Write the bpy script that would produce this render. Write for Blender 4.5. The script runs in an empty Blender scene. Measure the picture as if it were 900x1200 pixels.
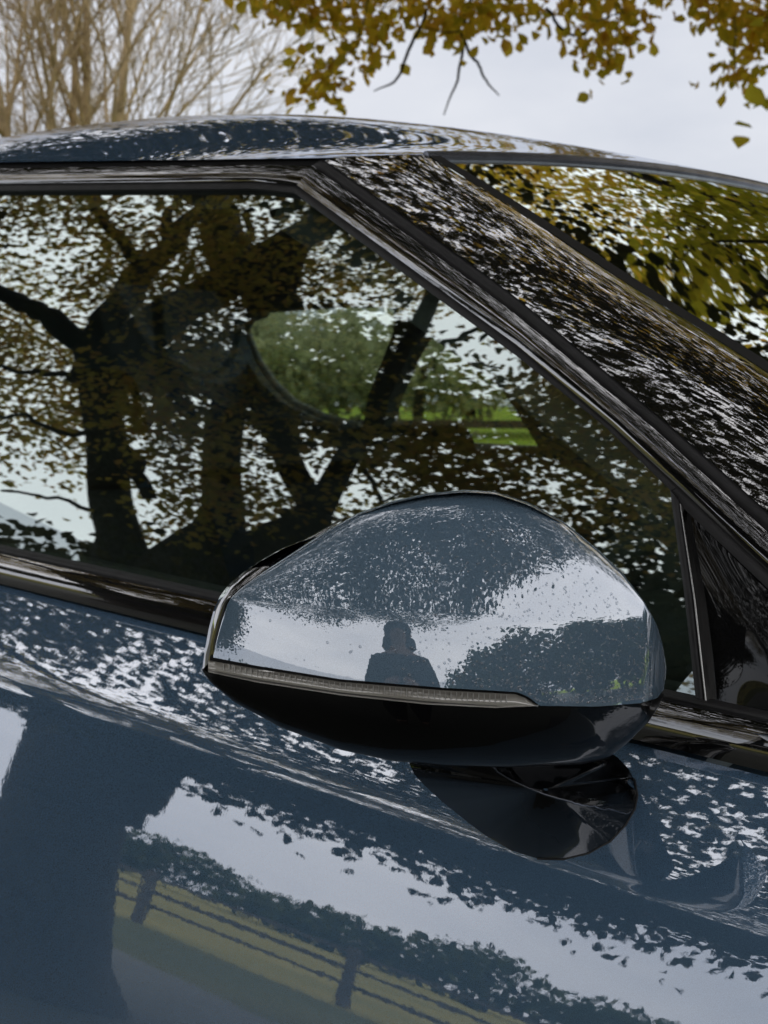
import bpy, bmesh, math, random
import numpy as np
from mathutils import Vector
from mathutils.geometry import tessellate_polygon
rng = np.random.default_rng(7)
random.seed(7)
SC = bpy.context.scene
COL = SC.collection

# ------------------------------------------------------------------ camera
PHI, FPX, PITCH, LAT = math.radians(47.2), 1680.0, math.radians(-4.25), 0.758
CAM = np.array([0.0, -LAT, 1.25])
_h = np.array([-math.cos(PHI), math.sin(PHI), 0.0])
FW = _h * math.cos(PITCH) + np.array([0, 0, math.sin(PITCH)])
RT = np.array([math.sin(PHI), math.cos(PHI), 0.0])
UP = np.cross(RT, FW)
cam = bpy.data.cameras.new('camera')
cam.sensor_fit = 'HORIZONTAL'
cam.sensor_width = 36.0
cam.lens = 36.0 * FPX / 900.0
cam.clip_start, cam.clip_end = 0.02, 3000.0
cam.dof.use_dof = True
cam.dof.focus_distance = 0.83
cam.dof.aperture_fstop = 28.0
co = bpy.data.objects.new('camera', cam)
COL.objects.link(co)
co.location = CAM
co.rotation_euler = Vector(FW).to_track_quat('-Z', 'Y').to_euler()
SC.camera = co

# ------------------------------------------------------------------ light
SUN_EL, SUN_AZ = math.radians(80), math.radians(-60)      # azimuth of the sun in the XY plane
W = bpy.data.worlds.new('World')
SC.world = W
W.use_nodes = True
nt = W.node_tree
nt.nodes.clear()
N, LK = nt.nodes.new, nt.links.new
out = N('ShaderNodeOutputWorld')
bg = N('ShaderNodeBackground')
bg.inputs['Strength'].default_value = 0.1
sky = N('ShaderNodeTexSky')
sky.sky_type = 'NISHITA'
sky.sun_disc = False
sky.sun_elevation = SUN_EL
sky.sun_rotation = math.pi / 2 - SUN_AZ
tc = N('ShaderNodeTexCoord')
mp = N('ShaderNodeMapping')
mp.inputs['Scale'].default_value = (1.0, 1.0, 2.6)
nz = N('ShaderNodeTexNoise')
nz.inputs['Scale'].default_value = 2.2
nz.inputs['Detail'].default_value = 6
nz.inputs['Roughness'].default_value = 0.55
cr = N('ShaderNodeValToRGB')
cr.color_ramp.elements[0].position = 0.30
cr.color_ramp.elements[0].color = (0.60, 0.635, 0.72, 1)
cr.color_ramp.elements[1].position = 0.68
cr.color_ramp.elements[1].color = (0.87, 0.88, 0.92, 1)
sc10 = N('ShaderNodeVectorMath')
sc10.operation = 'SCALE'
sc10.inputs['Scale'].default_value = 10.5
mx = N('ShaderNodeMix')
mx.data_type = 'RGBA'
mx.inputs[0].default_value = 0.93                      # cloud cover
LK(tc.outputs['Generated'], mp.inputs['Vector'])
LK(mp.outputs['Vector'], nz.inputs['Vector'])
LK(nz.outputs['Fac'], cr.inputs['Fac'])
LK(cr.outputs['Color'], sc10.inputs[0])
LK(sky.outputs['Color'], mx.inputs[6])
LK(sc10.outputs['Vector'], mx.inputs[7])
LK(mx.outputs[2], bg.inputs['Color'])
LK(bg.outputs[0], out.inputs['Surface'])

sun = bpy.data.lights.new('sun', 'SUN')
sun.energy = 1.5
sun.angle = math.radians(150)
sun.color = (1.0, 0.95, 0.88)
so = bpy.data.objects.new('sun', sun)
COL.objects.link(so)
so.rotation_euler = Vector((-math.cos(SUN_EL) * math.cos(SUN_AZ), -math.cos(SUN_EL) * math.sin(SUN_AZ), -math.sin(SUN_EL))).to_track_quat('-Z', 'Y').to_euler()
so.location = (0, 0, 30)

SC.view_settings.view_transform = 'Standard'
SC.view_settings.look = 'None'
SC.view_settings.exposure = 0.0
SC.view_settings.gamma = 1.0
SC.cycles.max_bounces = 12
SC.cycles.diffuse_bounces = 6
SC.cycles.transparent_max_bounces = 12
SC.cycles.caustics_reflective = False
SC.cycles.caustics_refractive = False
SC.cycles.use_denoising = True

# ------------------------------------------------------------------ materials
def mat(name):
    m = bpy.data.materials.new(name)
    m.use_nodes = True
    t = m.node_tree
    t.nodes.clear()
    o = t.nodes.new('ShaderNodeOutputMaterial')
    return m, t, o

def noise(t, scale, detail=3, coord='Object'):
    c = t.nodes.new('ShaderNodeTexCoord')
    n = t.nodes.new('ShaderNodeTexNoise')
    n.inputs['Scale'].default_value = scale
    n.inputs['Detail'].default_value = detail
    t.links.new(c.outputs[coord], n.inputs['Vector'])
    return n

def ramp(t, src, stops):
    r = t.nodes.new('ShaderNodeValToRGB')
    e = r.color_ramp.elements
    while len(e) < len(stops):
        e.new(0.5)
    for k, (p, c) in enumerate(stops):
        e[k].position = p
        e[k].color = (*c, 1)
    t.links.new(src, r.inputs['Fac'])
    return r

def bump(t, src, strength, dist):
    b = t.nodes.new('ShaderNodeBump')
    b.inputs['Strength'].default_value = strength
    b.inputs['Distance'].default_value = dist
    t.links.new(src, b.inputs['Height'])
    return b

def principled(name, color, rough=0.5, metallic=0.0, var=0.12, vscale=30, bstr=0.0, bdist=0.001, bscale=200, spec=0.5):
    m, t, o = mat(name)
    p = t.nodes.new('ShaderNodeBsdfPrincipled')
    c = np.array(color)
    n = noise(t, vscale, 4)
    r = ramp(t, n.outputs['Fac'], [(0.3, tuple(c * (1 - var))), (0.7, tuple(np.minimum(c * (1 + var), 1)))])
    t.links.new(r.outputs['Color'], p.inputs['Base Color'])
    p.inputs['Roughness'].default_value = rough
    p.inputs['Metallic'].default_value = metallic
    p.inputs['Specular IOR Level'].default_value = spec
    if bstr:
        b = bump(t, noise(t, bscale, 3).outputs['Fac'], bstr, bdist)
        t.links.new(b.outputs['Normal'], p.inputs['Normal'])
    t.links.new(p.outputs[0], o.inputs['Surface'])
    return m

def lacquer(name, color, f0, f90, gloss_tint=(1, 1, 1), rough=0.012, peel=0.0, peel_scale=260, dust=0.0, flake=0.0):
    """glossy lacquer over a coloured base: a sharp clear coat whose strength rises towards grazing"""
    m, t, o = mat(name)
    p = t.nodes.new('ShaderNodeBsdfPrincipled')
    p.inputs['Base Color'].default_value = (*color, 1)
    p.inputs['Roughness'].default_value = 0.42
    p.inputs['Metallic'].default_value = 0.0
    p.inputs['Specular IOR Level'].default_value = 0.1
    if flake:
        n = noise(t, 2500, 1)
        c = np.array(color)
        r = ramp(t, n.outputs['Fac'], [(0.35, tuple(c * (1 - flake))), (0.7, tuple(c * (1 + flake)))])
        t.links.new(r.outputs['Color'], p.inputs['Base Color'])
    g = t.nodes.new('ShaderNodeBsdfGlossy')
    g.inputs['Color'].default_value = (*gloss_tint, 1)
    g.inputs['Roughness'].default_value = rough
    lw = t.nodes.new('ShaderNodeLayerWeight')
    lw.inputs['Blend'].default_value = 0.35
    mr = t.nodes.new('ShaderNodeMapRange')
    mr.inputs['To Min'].default_value = f0
    mr.inputs['To Max'].default_value = f90
    t.links.new(lw.outputs['Facing'], mr.inputs['Value'])
    if peel:
        n2 = noise(t, peel_scale, 2)
        b = bump(t, n2.outputs['Fac'], peel, 0.001)
        t.links.new(b.outputs['Normal'], g.inputs['Normal'])
    ms = t.nodes.new('ShaderNodeMixShader')
    t.links.new(mr.outputs['Result'], ms.inputs['Fac'])
    t.links.new(p.outputs[0], ms.inputs[1])
    t.links.new(g.outputs[0], ms.inputs[2])
    last = ms
    if dust:
        d = t.nodes.new('ShaderNodeBsdfDiffuse')
        d.inputs['Color'].default_value = (0.42, 0.41, 0.38, 1)
        n3 = noise(t, 620, 5)
        rr = ramp(t, n3.outputs['Fac'], [(0.62, (0, 0, 0)), (0.80, (dust, dust, dust))])
        m2 = t.nodes.new('ShaderNodeMixShader')
        t.links.new(rr.outputs['Color'], m2.inputs['Fac'])
        t.links.new(ms.outputs[0], m2.inputs[1])
        t.links.new(d.outputs[0], m2.inputs[2])
        last = m2
    t.links.new(last.outputs[0], o.inputs['Surface'])
    return m

def tinted_glass(name, tint, f0, f90, gtint):
    m, t, o = mat(name)
    tr = t.nodes.new('ShaderNodeBsdfTransparent')
    tr.inputs['Color'].default_value = (*tint, 1)
    g = t.nodes.new('ShaderNodeBsdfGlossy')
    g.inputs['Color'].default_value = (*gtint, 1)
    g.inputs['Roughness'].default_value = 0.004
    lw = t.nodes.new('ShaderNodeLayerWeight')
    lw.inputs['Blend'].default_value = 0.35
    mr = t.nodes.new('ShaderNodeMapRange')
    mr.inputs['To Min'].default_value = f0
    mr.inputs['To Max'].default_value = f90
    t.links.new(lw.outputs['Facing'], mr.inputs['Value'])
    ms = t.nodes.new('ShaderNodeMixShader')
    t.links.new(mr.outputs['Result'], ms.inputs['Fac'])
    t.links.new(tr.outputs[0], ms.inputs[1])
    t.links.new(g.outputs[0], ms.inputs[2])
    # a thin veil of dust
    d = t.nodes.new('ShaderNodeBsdfDiffuse')
    d.inputs['Color'].default_value = (0.4, 0.42, 0.40, 1)
    n3 = noise(t, 700, 4)
    rr = ramp(t, n3.outputs['Fac'], [(0.60, (0.006, 0.006, 0.006)), (0.82, (0.12, 0.12, 0.12))])
    m2 = t.nodes.new('ShaderNodeMixShader')
    t.links.new(rr.outputs['Color'], m2.inputs['Fac'])
    t.links.new(ms.outputs[0], m2.inputs[1])
    t.links.new(d.outputs[0], m2.inputs[2])
    t.links.new(m2.outputs[0], o.inputs['Surface'])
    return m

def leaf_mat(name, stops, trans=0.45, single=False):
    m, t, o = mat(name)
    g = t.nodes.new('ShaderNodeObjectInfo' if single else 'ShaderNodeNewGeometry')
    r = ramp(t, g.outputs['Random' if single else 'Random Per Island'], stops)
    d = t.nodes.new('ShaderNodeBsdfDiffuse')
    tl = t.nodes.new('ShaderNodeBsdfTranslucent')
    t.links.new(r.outputs['Color'], d.inputs['Color'])
    t.links.new(r.outputs['Color'], tl.inputs['Color'])
    ms = t.nodes.new('ShaderNodeMixShader')
    ms.inputs['Fac'].default_value = trans
    t.links.new(d.outputs[0], ms.inputs[1])
    t.links.new(tl.outputs[0], ms.inputs[2])
    t.links.new(ms.outputs[0], o.inputs['Surface'])
    return m

M = {}
M['paint'] = lacquer('blue_grey_paint', (0.180, 0.325, 0.510), 0.39, 0.85, (0.93, 0.95, 1.0), 0.010, peel=0.009, peel_scale=150, dust=0.04, flake=0.25)
M['cap_paint'] = lacquer('mirror_cap_paint', (0.240, 0.370, 0.500), 0.33, 0.9, (0.93, 0.95, 1.0), 0.010, peel=0.010, peel_scale=300, dust=0.05, flake=0.25)
M['black'] = lacquer('gloss_black', (0.004, 0.004, 0.005), 0.24, 0.85, (1, 0.99, 0.99), 0.014, peel=0.012, peel_scale=220, dust=0.06)
M['black_clean'] = lacquer('black_plastic_gloss', (0.003, 0.003, 0.0035), 0.035, 0.60, (1, 1, 1), 0.02, dust=0.02)
M['foot_black'] = lacquer('moulded_black_plastic', (0.003, 0.003, 0.0035), 0.03, 0.22, (1, 1, 1), 0.03)
M['lens'] = lacquer('clear_lamp_lens', (0.50, 0.47, 0.41), 0.16, 0.7, (1, 0.99, 0.97), 0.02)
M['rubber'] = principled('black_rubber', (0.035, 0.034, 0.035), 0.55, 0, 0.25, 60, 0.15, 0.0005, 900)
M['dark_gap'] = principled('dark_gap', (0.006, 0.006, 0.006), 0.8)
M['glass'] = tinted_glass('side_glass', (0.84, 0.94, 0.87), 0.44, 0.80, (0.86, 0.97, 0.95))
M['screen'] = tinted_glass('windscreen_glass', (0.40, 0.48, 0.42), 0.38, 0.98, (0.92, 1.0, 0.97))
M['clear'] = tinted_glass('far_glass', (0.88, 0.93, 0.90), 0.04, 0.4, (0.9, 1, 0.97))
M['trim'] = principled('interior_plastic', (0.17, 0.205, 0.19), 0.6, 0, 0.15, 60, 0.1, 0.0005, 700)
M['cloth'] = principled('seat_fabric', (0.13, 0.15, 0.15), 0.85, 0, 0.25, 150, 0.25, 0.001, 500)
M['liner'] = principled('headlining', (0.30, 0.33, 0.31), 0.9, 0, 0.1, 80)
M['chrome'] = principled('satin_chrome', (0.55, 0.54, 0.52), 0.22, 1.0, 0.08, 80)
M['satin'] = principled('bright_satin_edge', (0.75, 0.73, 0.69), 0.38, 0.9, 0.05, 80)
M['lip'] = principled('pale_window_lip', (0.62, 0.70, 0.66), 0.4)
M['alu'] = principled('grey_moulding', (0.20, 0.21, 0.24), 0.25, 0.8, 0.2, 40)
M['lamp'] = lacquer('smoked_lamp_lens', (0.22, 0.20, 0.165), 0.20, 0.8, (1, 0.98, 0.95), 0.03)
M['mirror'] = principled('mirror_silver', (0.8, 0.82, 0.84), 0.02, 1.0, 0.02)
M['bark'] = principled('oak_bark', (0.034, 0.029, 0.024), 0.95, 0, 0.45, 9, 0.9, 0.03, 14)
M['bare_bark'] = principled('pale_bark', (0.45, 0.34, 0.19), 0.95, 0, 0.35, 6)
M['fence'] = principled('weathered_fence_wood', (0.060, 0.050, 0.040), 0.9, 0, 0.35, 12)
M['oak'] = leaf_mat('oak_leaves', [(0.0, (0.34, 0.30, 0.06)), (0.35, (0.46, 0.37, 0.07)), (0.65, (0.54, 0.39, 0.08)), (0.9, (0.46, 0.26, 0.06)), (1.0, (0.58, 0.42, 0.12))], 0.55)
M['oak2'] = leaf_mat('turning_oak_leaves', [(0.0, (0.44, 0.36, 0.04)), (0.4, (0.62, 0.46, 0.045)), (0.75, (0.72, 0.48, 0.05)), (1.0, (0.56, 0.32, 0.05))], 0.62)
M['oak2_leaf'] = leaf_mat('turning_oak_leaf', [(0.0, (0.44, 0.36, 0.04)), (0.4, (0.62, 0.46, 0.045)), (0.75, (0.72, 0.48, 0.05)), (1.0, (0.56, 0.32, 0.05))], 0.62, True)
M['lime'] = leaf_mat('yellow_green_leaves', [(0.0, (0.45, 0.44, 0.04)), (0.6, (0.62, 0.56, 0.05)), (1.0, (0.68, 0.54, 0.06))], 0.6)
M['oak_shade'] = leaf_mat('shaded_oak_leaves', [(0.0, (0.036, 0.040, 0.016)), (0.6, (0.056, 0.056, 0.020)), (1.0, (0.085, 0.07, 0.026))], 0.4)  # same oak's leaves darkened, the canopy's shade put into the colour
M['dkgreen'] = leaf_mat('dark_evergreen_leaves', [(0.0, (0.022, 0.036, 0.016)), (0.5, (0.036, 0.052, 0.020)), (1.0, (0.060, 0.070, 0.026))], 0.25)
M['green'] = leaf_mat('hazed_green_leaves', [(0.0, (0.36, 0.39, 0.24)), (0.5, (0.46, 0.48, 0.28)), (1.0, (0.56, 0.56, 0.34))], 0.45)  # paled leaf colour stands in for distance haze
M['skin'] = principled('skin', (0.42, 0.25, 0.18), 0.5, 0, 0.08, 60)
M['coat'] = principled('navy_coat_cloth', (0.018, 0.022, 0.032), 0.85, 0, 0.2, 90)
M['trousers'] = principled('dark_denim', (0.020, 0.026, 0.042), 0.85, 0, 0.2, 120)
M['shoe'] = principled('brown_leather', (0.05, 0.03, 0.02), 0.5)
M['hair'] = principled('dark_hair', (0.02, 0.014, 0.01), 0.6, 0, 0.3, 200)

M['drop'] = tinted_glass('rain_water', (0.86, 0.89, 0.92), 0.10, 0.95, (1, 1, 1))

def grass_mat(name, stops):
    m, t, o = mat(name)
    p = t.nodes.new('ShaderNodeBsdfPrincipled')
    p.inputs['Roughness'].default_value = 0.9
    p.inputs['Specular IOR Level'].default_value = 0.1
    n = noise(t, 0.35, 6)
    r = ramp(t, n.outputs['Fac'], stops)
    n2 = noise(t, 40, 3)
    mx2 = t.nodes.new('ShaderNodeMix')
    mx2.data_type = 'RGBA'
    mx2.blend_type = 'MULTIPLY'
    mx2.inputs[0].default_value = 0.5
    r2 = ramp(t, n2.outputs['Fac'], [(0.3, (0.5, 0.5, 0.45)), (0.7, (1, 1, 1))])
    t.links.new(r.outputs['Color'], mx2.inputs[6])
    t.links.new(r2.outputs['Color'], mx2.inputs[7])
    t.links.new(mx2.outputs[2], p.inputs['Base Color'])
    b = bump(t, n2.outputs['Fac'], 0.8, 0.05)
    t.links.new(b.outputs['Normal'], p.inputs['Normal'])
    t.links.new(p.outputs[0], o.inputs['Surface'])
    return m
M['grass'] = grass_mat('meadow_grass', [(0.3, (0.24, 0.34, 0.03)), (0.55, (0.30, 0.41, 0.04)), (0.75, (0.36, 0.44, 0.06))])
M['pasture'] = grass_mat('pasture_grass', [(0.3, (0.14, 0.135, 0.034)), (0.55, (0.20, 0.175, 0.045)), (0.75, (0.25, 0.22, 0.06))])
M['verge'] = grass_mat('shaded_verge_grass', [(0.3, (0.050, 0.058, 0.018)), (0.55, (0.075, 0.080, 0.024)), (0.75, (0.10, 0.095, 0.03))])  # darker grass than the pasture, tree shade put into its colour
M['shaded_ground'] = principled('shaded_ground_dark', (0.028, 0.030, 0.019), 0.8, 0, 0.35, 1.3, 0.6, 0.01, 90)  # dark sheet for the grass round the car, its shade painted in

# ------------------------------------------------------------------ helpers
def link_mesh(name, V, Fs, material, parent=None, smooth=True, kind=None):
    me = bpy.data.meshes.new(name)
    me.from_pydata([tuple(map(float, v)) for v in V], [], Fs)
    me.materials.append(material)
    if smooth:
        me.polygons.foreach_set('use_smooth', [True] * len(me.polygons))
    me.update()
    o = bpy.data.objects.new(name, me)
    COL.objects.link(o)
    if parent is not None:
        o.parent = parent
        o.matrix_parent_inverse = parent.matrix_basis.inverted()
    if kind:
        o['kind'] = kind
    return o

def empty(name, loc, label, cat, group=None):
    o = bpy.data.objects.new(name, None)
    COL.objects.link(o)
    o.location = loc
    o['label'], o['category'] = label, cat
    if group:
        o['group'] = group
    return o

def grid_faces(nu, nv, base=0, flip=False):
    f = []
    for i in range(nu - 1):
        for j in range(nv - 1):
            a, b, c, d = base + i * nv + j, base + (i + 1) * nv + j, base + (i + 1) * nv + j + 1, base + i * nv + j + 1
            f.append((a, d, c, b) if flip else (a, b, c, d))
    return f

def grid_obj(name, P, material, parent=None, thick=None, smooth=True):
    """P[nu][nv][3] as a mesh; thick = a vector, or an array like P, that gives it depth"""
    P = np.asarray(P, float)
    nu, nv = P.shape[:2]
    V = P.reshape(-1, 3)
    Fs = grid_faces(nu, nv)
    if thick is not None:
        B = (P + np.asarray(thick)).reshape(-1, 3)
        n = nu * nv
        V = np.vstack([V, B])
        Fs += grid_faces(nu, nv, n, True)
        # walls get own vertices so that the front keeps clean normals
        def wall(idx, fl):
            nonlocal V, Fs
            k = len(V)
            V = np.vstack([V, V[idx], V[[i + n for i in idx]]])
            m = len(idx)
            for q in range(m - 1):
                fc = (k + q, k + q + 1, k + m + q + 1, k + m + q)
                Fs.append(fc if fl else fc[::-1])
        wall([i * nv for i in range(nu)], False)
        wall([i * nv + nv - 1 for i in range(nu)], True)
        wall([j for j in range(nv)], True)
        wall([(nu - 1) * nv + j for j in range(nv)], False)
    return link_mesh(name, V, Fs, material, parent, smooth)

def resample(poly, n):
    p = np.asarray(poly, float)
    s = np.r_[0, np.cumsum(np.linalg.norm(np.diff(p, axis=0), axis=1))]
    t = np.linspace(0, s[-1], n)
    return np.stack([np.interp(t, s, p[:, k]) for k in range(p.shape[1])], 1)

def ray(px, py):
    return FW + RT * ((px - 450) / FPX) + UP * ((600 - py) / FPX)

def at_depth(px, py, z):
    return CAM + ray(px, py) * z

# the shape of the car's side: belt line, barrel-curved glass above, shoulder and door below
YC = 0.775                                            # centre plane of the car
SL = -0.0534773
def zb(x):
    return 1.1106106 + SL * (x + 1.2066324)
def G(h):
    h = np.maximum(h, -0.06)
    return 0.287 * h + 0.33 * h * h
TRIM = 0.031
_dd = np.linspace(0, 1.0, 4000)
_tau = np.radians(11.0 + 11.0 * np.exp(-_dd / 0.12) + 31.0 / (1 + np.exp((_dd - 0.060) / 0.0035)))
_off = np.r_[0, np.cumsum(np.tan(_tau[:-1]) * np.diff(_dd))]
def door_y(x, z):
    d = zb(x) - TRIM - z
    o = np.interp(np.clip(d, 0, 1), _dd, _off)
    plan = 0.22 * np.maximum(0, x + 0.55) ** 2 * (1 - np.exp(-np.maximum(d, 0) / 0.22))      # the door turns in towards the front
    return -(0.010 + np.minimum(o, 0.155 + 0.02 * np.minimum(d, 1)) - plan)
def side_y(x, z):
    return G(z - zb(x))

def hit(px, py, f=side_y, off=0.0, far=False):
    d = ray(px, py)
    lo, hi = 0.3, 6.0
    for _ in range(50):
        m = (lo + hi) / 2
        p = CAM + d * m
        y = (2 * YC - side_y(p[0], p[2]) - off) if far else f(p[0], p[2]) + off
        if p[1] - y > 0:
            hi = m
        else:
            lo = m
    return CAM + d * lo

def mirrored(P):
    Q = np.array(P, float)
    Q[..., 1] = 2 * YC - Q[..., 1]
    return Q

def strip(name, A, B, material, parent, off=0.0, nu=60, nv=5, bulge=0.0, thick=0.02, f=side_y, offb=None):
    """a band of the car's side between two outlines, crowned by bulge and thick inwards"""
    a, b = resample(A, nu), resample(B, nu)
    P = np.zeros((nu, nv, 3))
    for j in range(nv):
        w = j / (nv - 1)
        o = off if offb is None else off * (1 - w) + offb * w
        for i in range(nu):
            q = a[i] * (1 - w) + b[i] * w
            P[i, j] = hit(q[0], q[1], f, o - bulge * 4 * w * (1 - w))
    ob = grid_obj(name, P, material, parent, thick=(0, thick, -0.2 * thick))
    return ob, P

def tube(V, Fs, pts, rad, k=6):
    pts = np.asarray(pts, float)
    n = len(pts)
    base = len(V)
    T = np.gradient(pts, axis=0)
    T /= np.linalg.norm(T, axis=1)[:, None] + 1e-9
    ref = np.array([0.31, 0.17, 0.93]) if abs(T[0][2]) < 0.9 else np.array([1.0, 0.1, 0.05])
    for i in range(n):
        u = np.cross(T[i], ref)
        u /= np.linalg.norm(u) + 1e-9
        v = np.cross(T[i], u)
        for q in range(k):
            a = 2 * math.pi * q / k
            V.append(pts[i] + rad[i] * (math.cos(a) * u + math.sin(a) * v))
    for i in range(n - 1):
        for q in range(k):
            r = (q + 1) % k
            Fs.append((base + i * k + q, base + i * k + r, base + (i + 1) * k + r, base + (i + 1) * k + q))
    Fs.append(tuple(base + q for q in range(k))[::-1])
    Fs.append(tuple(base + (n - 1) * k + q for q in range(k)))

def leaf_mesh(name, pos, size, material, parent, droop=0.3, aspect=0.68, kind='stuff', axis=None):
    """thousands of small folded leaves, each six points in two faces"""
    n = len(pos)
    d = rng.normal(size=(n, 3))
    if axis is not None:
        d = d * 0.8 + axis
    d[:, 2] -= droop
    d /= np.linalg.norm(d, axis=1)[:, None]
    s = rng.normal(size=(n, 3))
    s -= (s * d).sum(1)[:, None] * d
    s /= np.linalg.norm(s, axis=1)[:, None]
    nn = np.cross(d, s)
    L = size * rng.uniform(0.6, 1.25, n)[:, None]
    w = L * aspect * 0.5
    V = np.stack([pos, pos + d * L * 0.35 + s * w * 0.8 + nn * w * 0.35, pos + d * L * 0.7 + s * w + nn * w * 0.35, pos + d * L - nn * L * 0.1,
                  pos + d * L * 0.7 - s * w + nn * w * 0.35, pos + d * L * 0.35 - s * w * 0.8 + nn * w * 0.35], 1).reshape(-1, 3)
    idx = (np.arange(n) * 6)[:, None]
    faces = np.concatenate([idx + np.array([0, 1, 2, 3]), idx + np.array([0, 3, 4, 5])], 1).reshape(-1)
    me = bpy.data.meshes.new(name)
    me.vertices.add(len(V))
    me.vertices.foreach_set('co', V.reshape(-1))
    me.loops.add(len(faces))
    me.loops.foreach_set('vertex_index', faces.astype(np.int32))
    nf = len(faces) // 4
    me.polygons.add(nf)
    me.polygons.foreach_set('loop_start', (np.arange(nf) * 4).astype(np.int32))
    me.polygons.foreach_set('loop_total', np.full(nf, 4, np.int32))
    me.update(calc_edges=True)
    me.materials.append(material)
    o = bpy.data.objects.new(name, me)
    COL.objects.link(o)
    o.parent = parent
    o.matrix_parent_inverse = parent.matrix_basis.inverted()
    if kind:
        o['kind'] = kind
    return o

# ------------------------------------------------------------------ ground
def ground():
    xs = np.r_[-1500, -400, -120, np.linspace(-60, 60, 41), 120, 400, 1500]
    P = np.zeros((len(xs), len(xs), 3))
    for i, x in enumerate(xs):
        for j, y in enumerate(xs):
            z = 0.0
            P[i, j] = (x, y, z)
    o = grid_obj('field', P, M['grass'])
    o['kind'] = 'structure'
ground()
def sheet_ground(name, x0, x1, y0, y1, z, material):
    xs = np.linspace(x0, x1, 90)
    P = [[(x, y + (0.16 * math.sin(x * 0.9) + 0.09 * math.sin(x * 2.3) if abs(y) < 30 else 0), z) for y in np.linspace(y0, y1, 8)] for x in xs]
    grid_obj(name, P, material)['kind'] = 'structure'
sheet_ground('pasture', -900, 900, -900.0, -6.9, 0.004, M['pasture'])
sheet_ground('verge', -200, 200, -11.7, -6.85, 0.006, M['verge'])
sheet_ground('shaded_ground', -70, 70, -7.0, 9.6, 0.008, M['shaded_ground'])

# ------------------------------------------------------------------ the car
CAR = empty('car', (-1.0, YC, 0.0), 'blue-grey car with gloss black pillars and a water-beaded wing mirror', 'car')

# --- lower door: shoulder, flank
def flank(name, x0, x1, material, mirror=False, nx=60):
    d = np.r_[np.linspace(0, 0.045, 12), np.linspace(0.048, 0.078, 26), np.linspace(0.085, 0.3, 36), np.linspace(0.32, 0.82, 14)]
    P = np.zeros((nx, len(d), 3))
    for i, x in enumerate(np.linspace(x0, x1, nx)):
        for j, q in enumerate(d):
            z = zb(x) - TRIM - q
            P[i, j] = (x, float(door_y(x, z)), z)
    if mirror:
        P = mirrored(P)[::-1]
    return grid_obj(name, P, material, CAR, thick=(0, -0.03 if mirror else 0.03, 0))
DOOR = flank('door', -1.42, 0.10, M['paint'])
flank('rear_door', -2.55, -1.426, M['paint'], nx=24)
flank('wing_panel', 0.106, 1.25, M['paint'], nx=24)
flank('door', -1.42, 0.10, M['paint'], True)
flank('rear_door', -2.55, -1.426, M['paint'], True, 24)
flank('wing_panel', 0.106, 1.25, M['paint'], True, 24)

# --- glass and the frames round it
XL = -330
G_TOP = [(XL, 236), (0, 223), (300, 221), (345, 226)]
G_FRONT = [(345, 226), (600, 413), (709, 500), (786, 575)]
RUB_TOP = [(XL, 228), (0, 215), (300, 212), (348, 217)]
RUB_FRONT = [(348, 217), (604, 403), (719, 500), (795, 570), (900, 669), (990, 757)]
def belt_px(x):
    return 645 + 0.22 * x
def glass_panel(name, tops, bots, material, parent, off, n=60, m=16):
    a, b = resample(tops, n), resample(bots, n)
    P = np.zeros((n, m, 3))
    for i in range(n):
        for j in range(m):
            w = j / (m - 1)
            q = a[i] * (1 - w) + b[i] * w
            P[i, j] = hit(q[0], q[1], side_y, off)
    return grid_obj(name, P, material, parent)
# one pane, cut as columns so that the raked front edge stays clean
def full_pane():
    V, Fs = [], []
    outline_t = np.array(G_TOP + G_FRONT[1:])
    m = 24
    rows = []
    tx = np.r_[np.linspace(XL, 340, 40), np.linspace(347, 786, 60)]
    for x in tx:
        yt = np.interp(x, outline_t[:, 0], outline_t[:, 1]) - 5
        yb = belt_px(x) + 6
        rows.append([hit(x, yt * (1 - w) + yb * w, side_y, 0.004) for w in np.linspace(0, 1, m)])
    # columns leaning with the division bar
    for s in (0.33, 0.66, 1.0):
        xt, xb = 786 + 4 * s, 786 + 34 * s
        yt, yb = 570 + 4 * s, belt_px(xb) + 6
        rows.append([hit(xt * (1 - w) + xb * w, yt * (1 - w) + yb * w, side_y, 0.004) for w in np.linspace(0, 1, m)])
    return grid_obj('door_glass', np.array(rows), M['glass'], CAR)
full_pane()

# rubber against the glass, gloss black frame, grey door seal
strip('glass_seal', RUB_TOP, G_TOP, M['rubber'], CAR, -0.002, 50, 4, 0.0015, 0.012)
strip('glass_seal', RUB_FRONT[:4], G_FRONT, M['rubber'], CAR, -0.002, 60, 4, 0.0015, 0.012)
strip('glass_seal', [(795, 570), (900, 669), (990, 757)], [(787, 576), (797, 592), (900, 690), (985, 775)], M['rubber'], CAR, -0.002, 30, 4, 0.0015, 0.012)
FR_TOP_O = [(XL, 210), (0, 197), (300, 193), (366, 194)]
FR_FRONT_O = [(366, 194), (545, 324), (600, 365), (764, 500), (900, 624), (1010, 726)]
strip('window_frame', FR_TOP_O, RUB_TOP, M['black'], CAR, -0.005, 50, 7, 0.003, 0.02)
strip('window_frame', FR_FRONT_O, RUB_FRONT, M['black'], CAR, -0.005, 80, 7, 0.003, 0.02)
SEAL_TOP_O = [(XL, 204), (0, 191), (300, 187), (378, 186)]
SEAL_FRONT_O = [(378, 186), (567, 320), (600, 344), (787, 500), (900, 600), (1030, 716)]
strip('door_seal', SEAL_TOP_O, FR_TOP_O, M['dark_gap'], CAR, 0.003, 50, 4, 0.001, 0.015)
_, SP = strip('door_seal', SEAL_FRONT_O, FR_FRONT_O, M['rubber'], CAR, 0.000, 80, 5, 0.003, 0.015)

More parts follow.
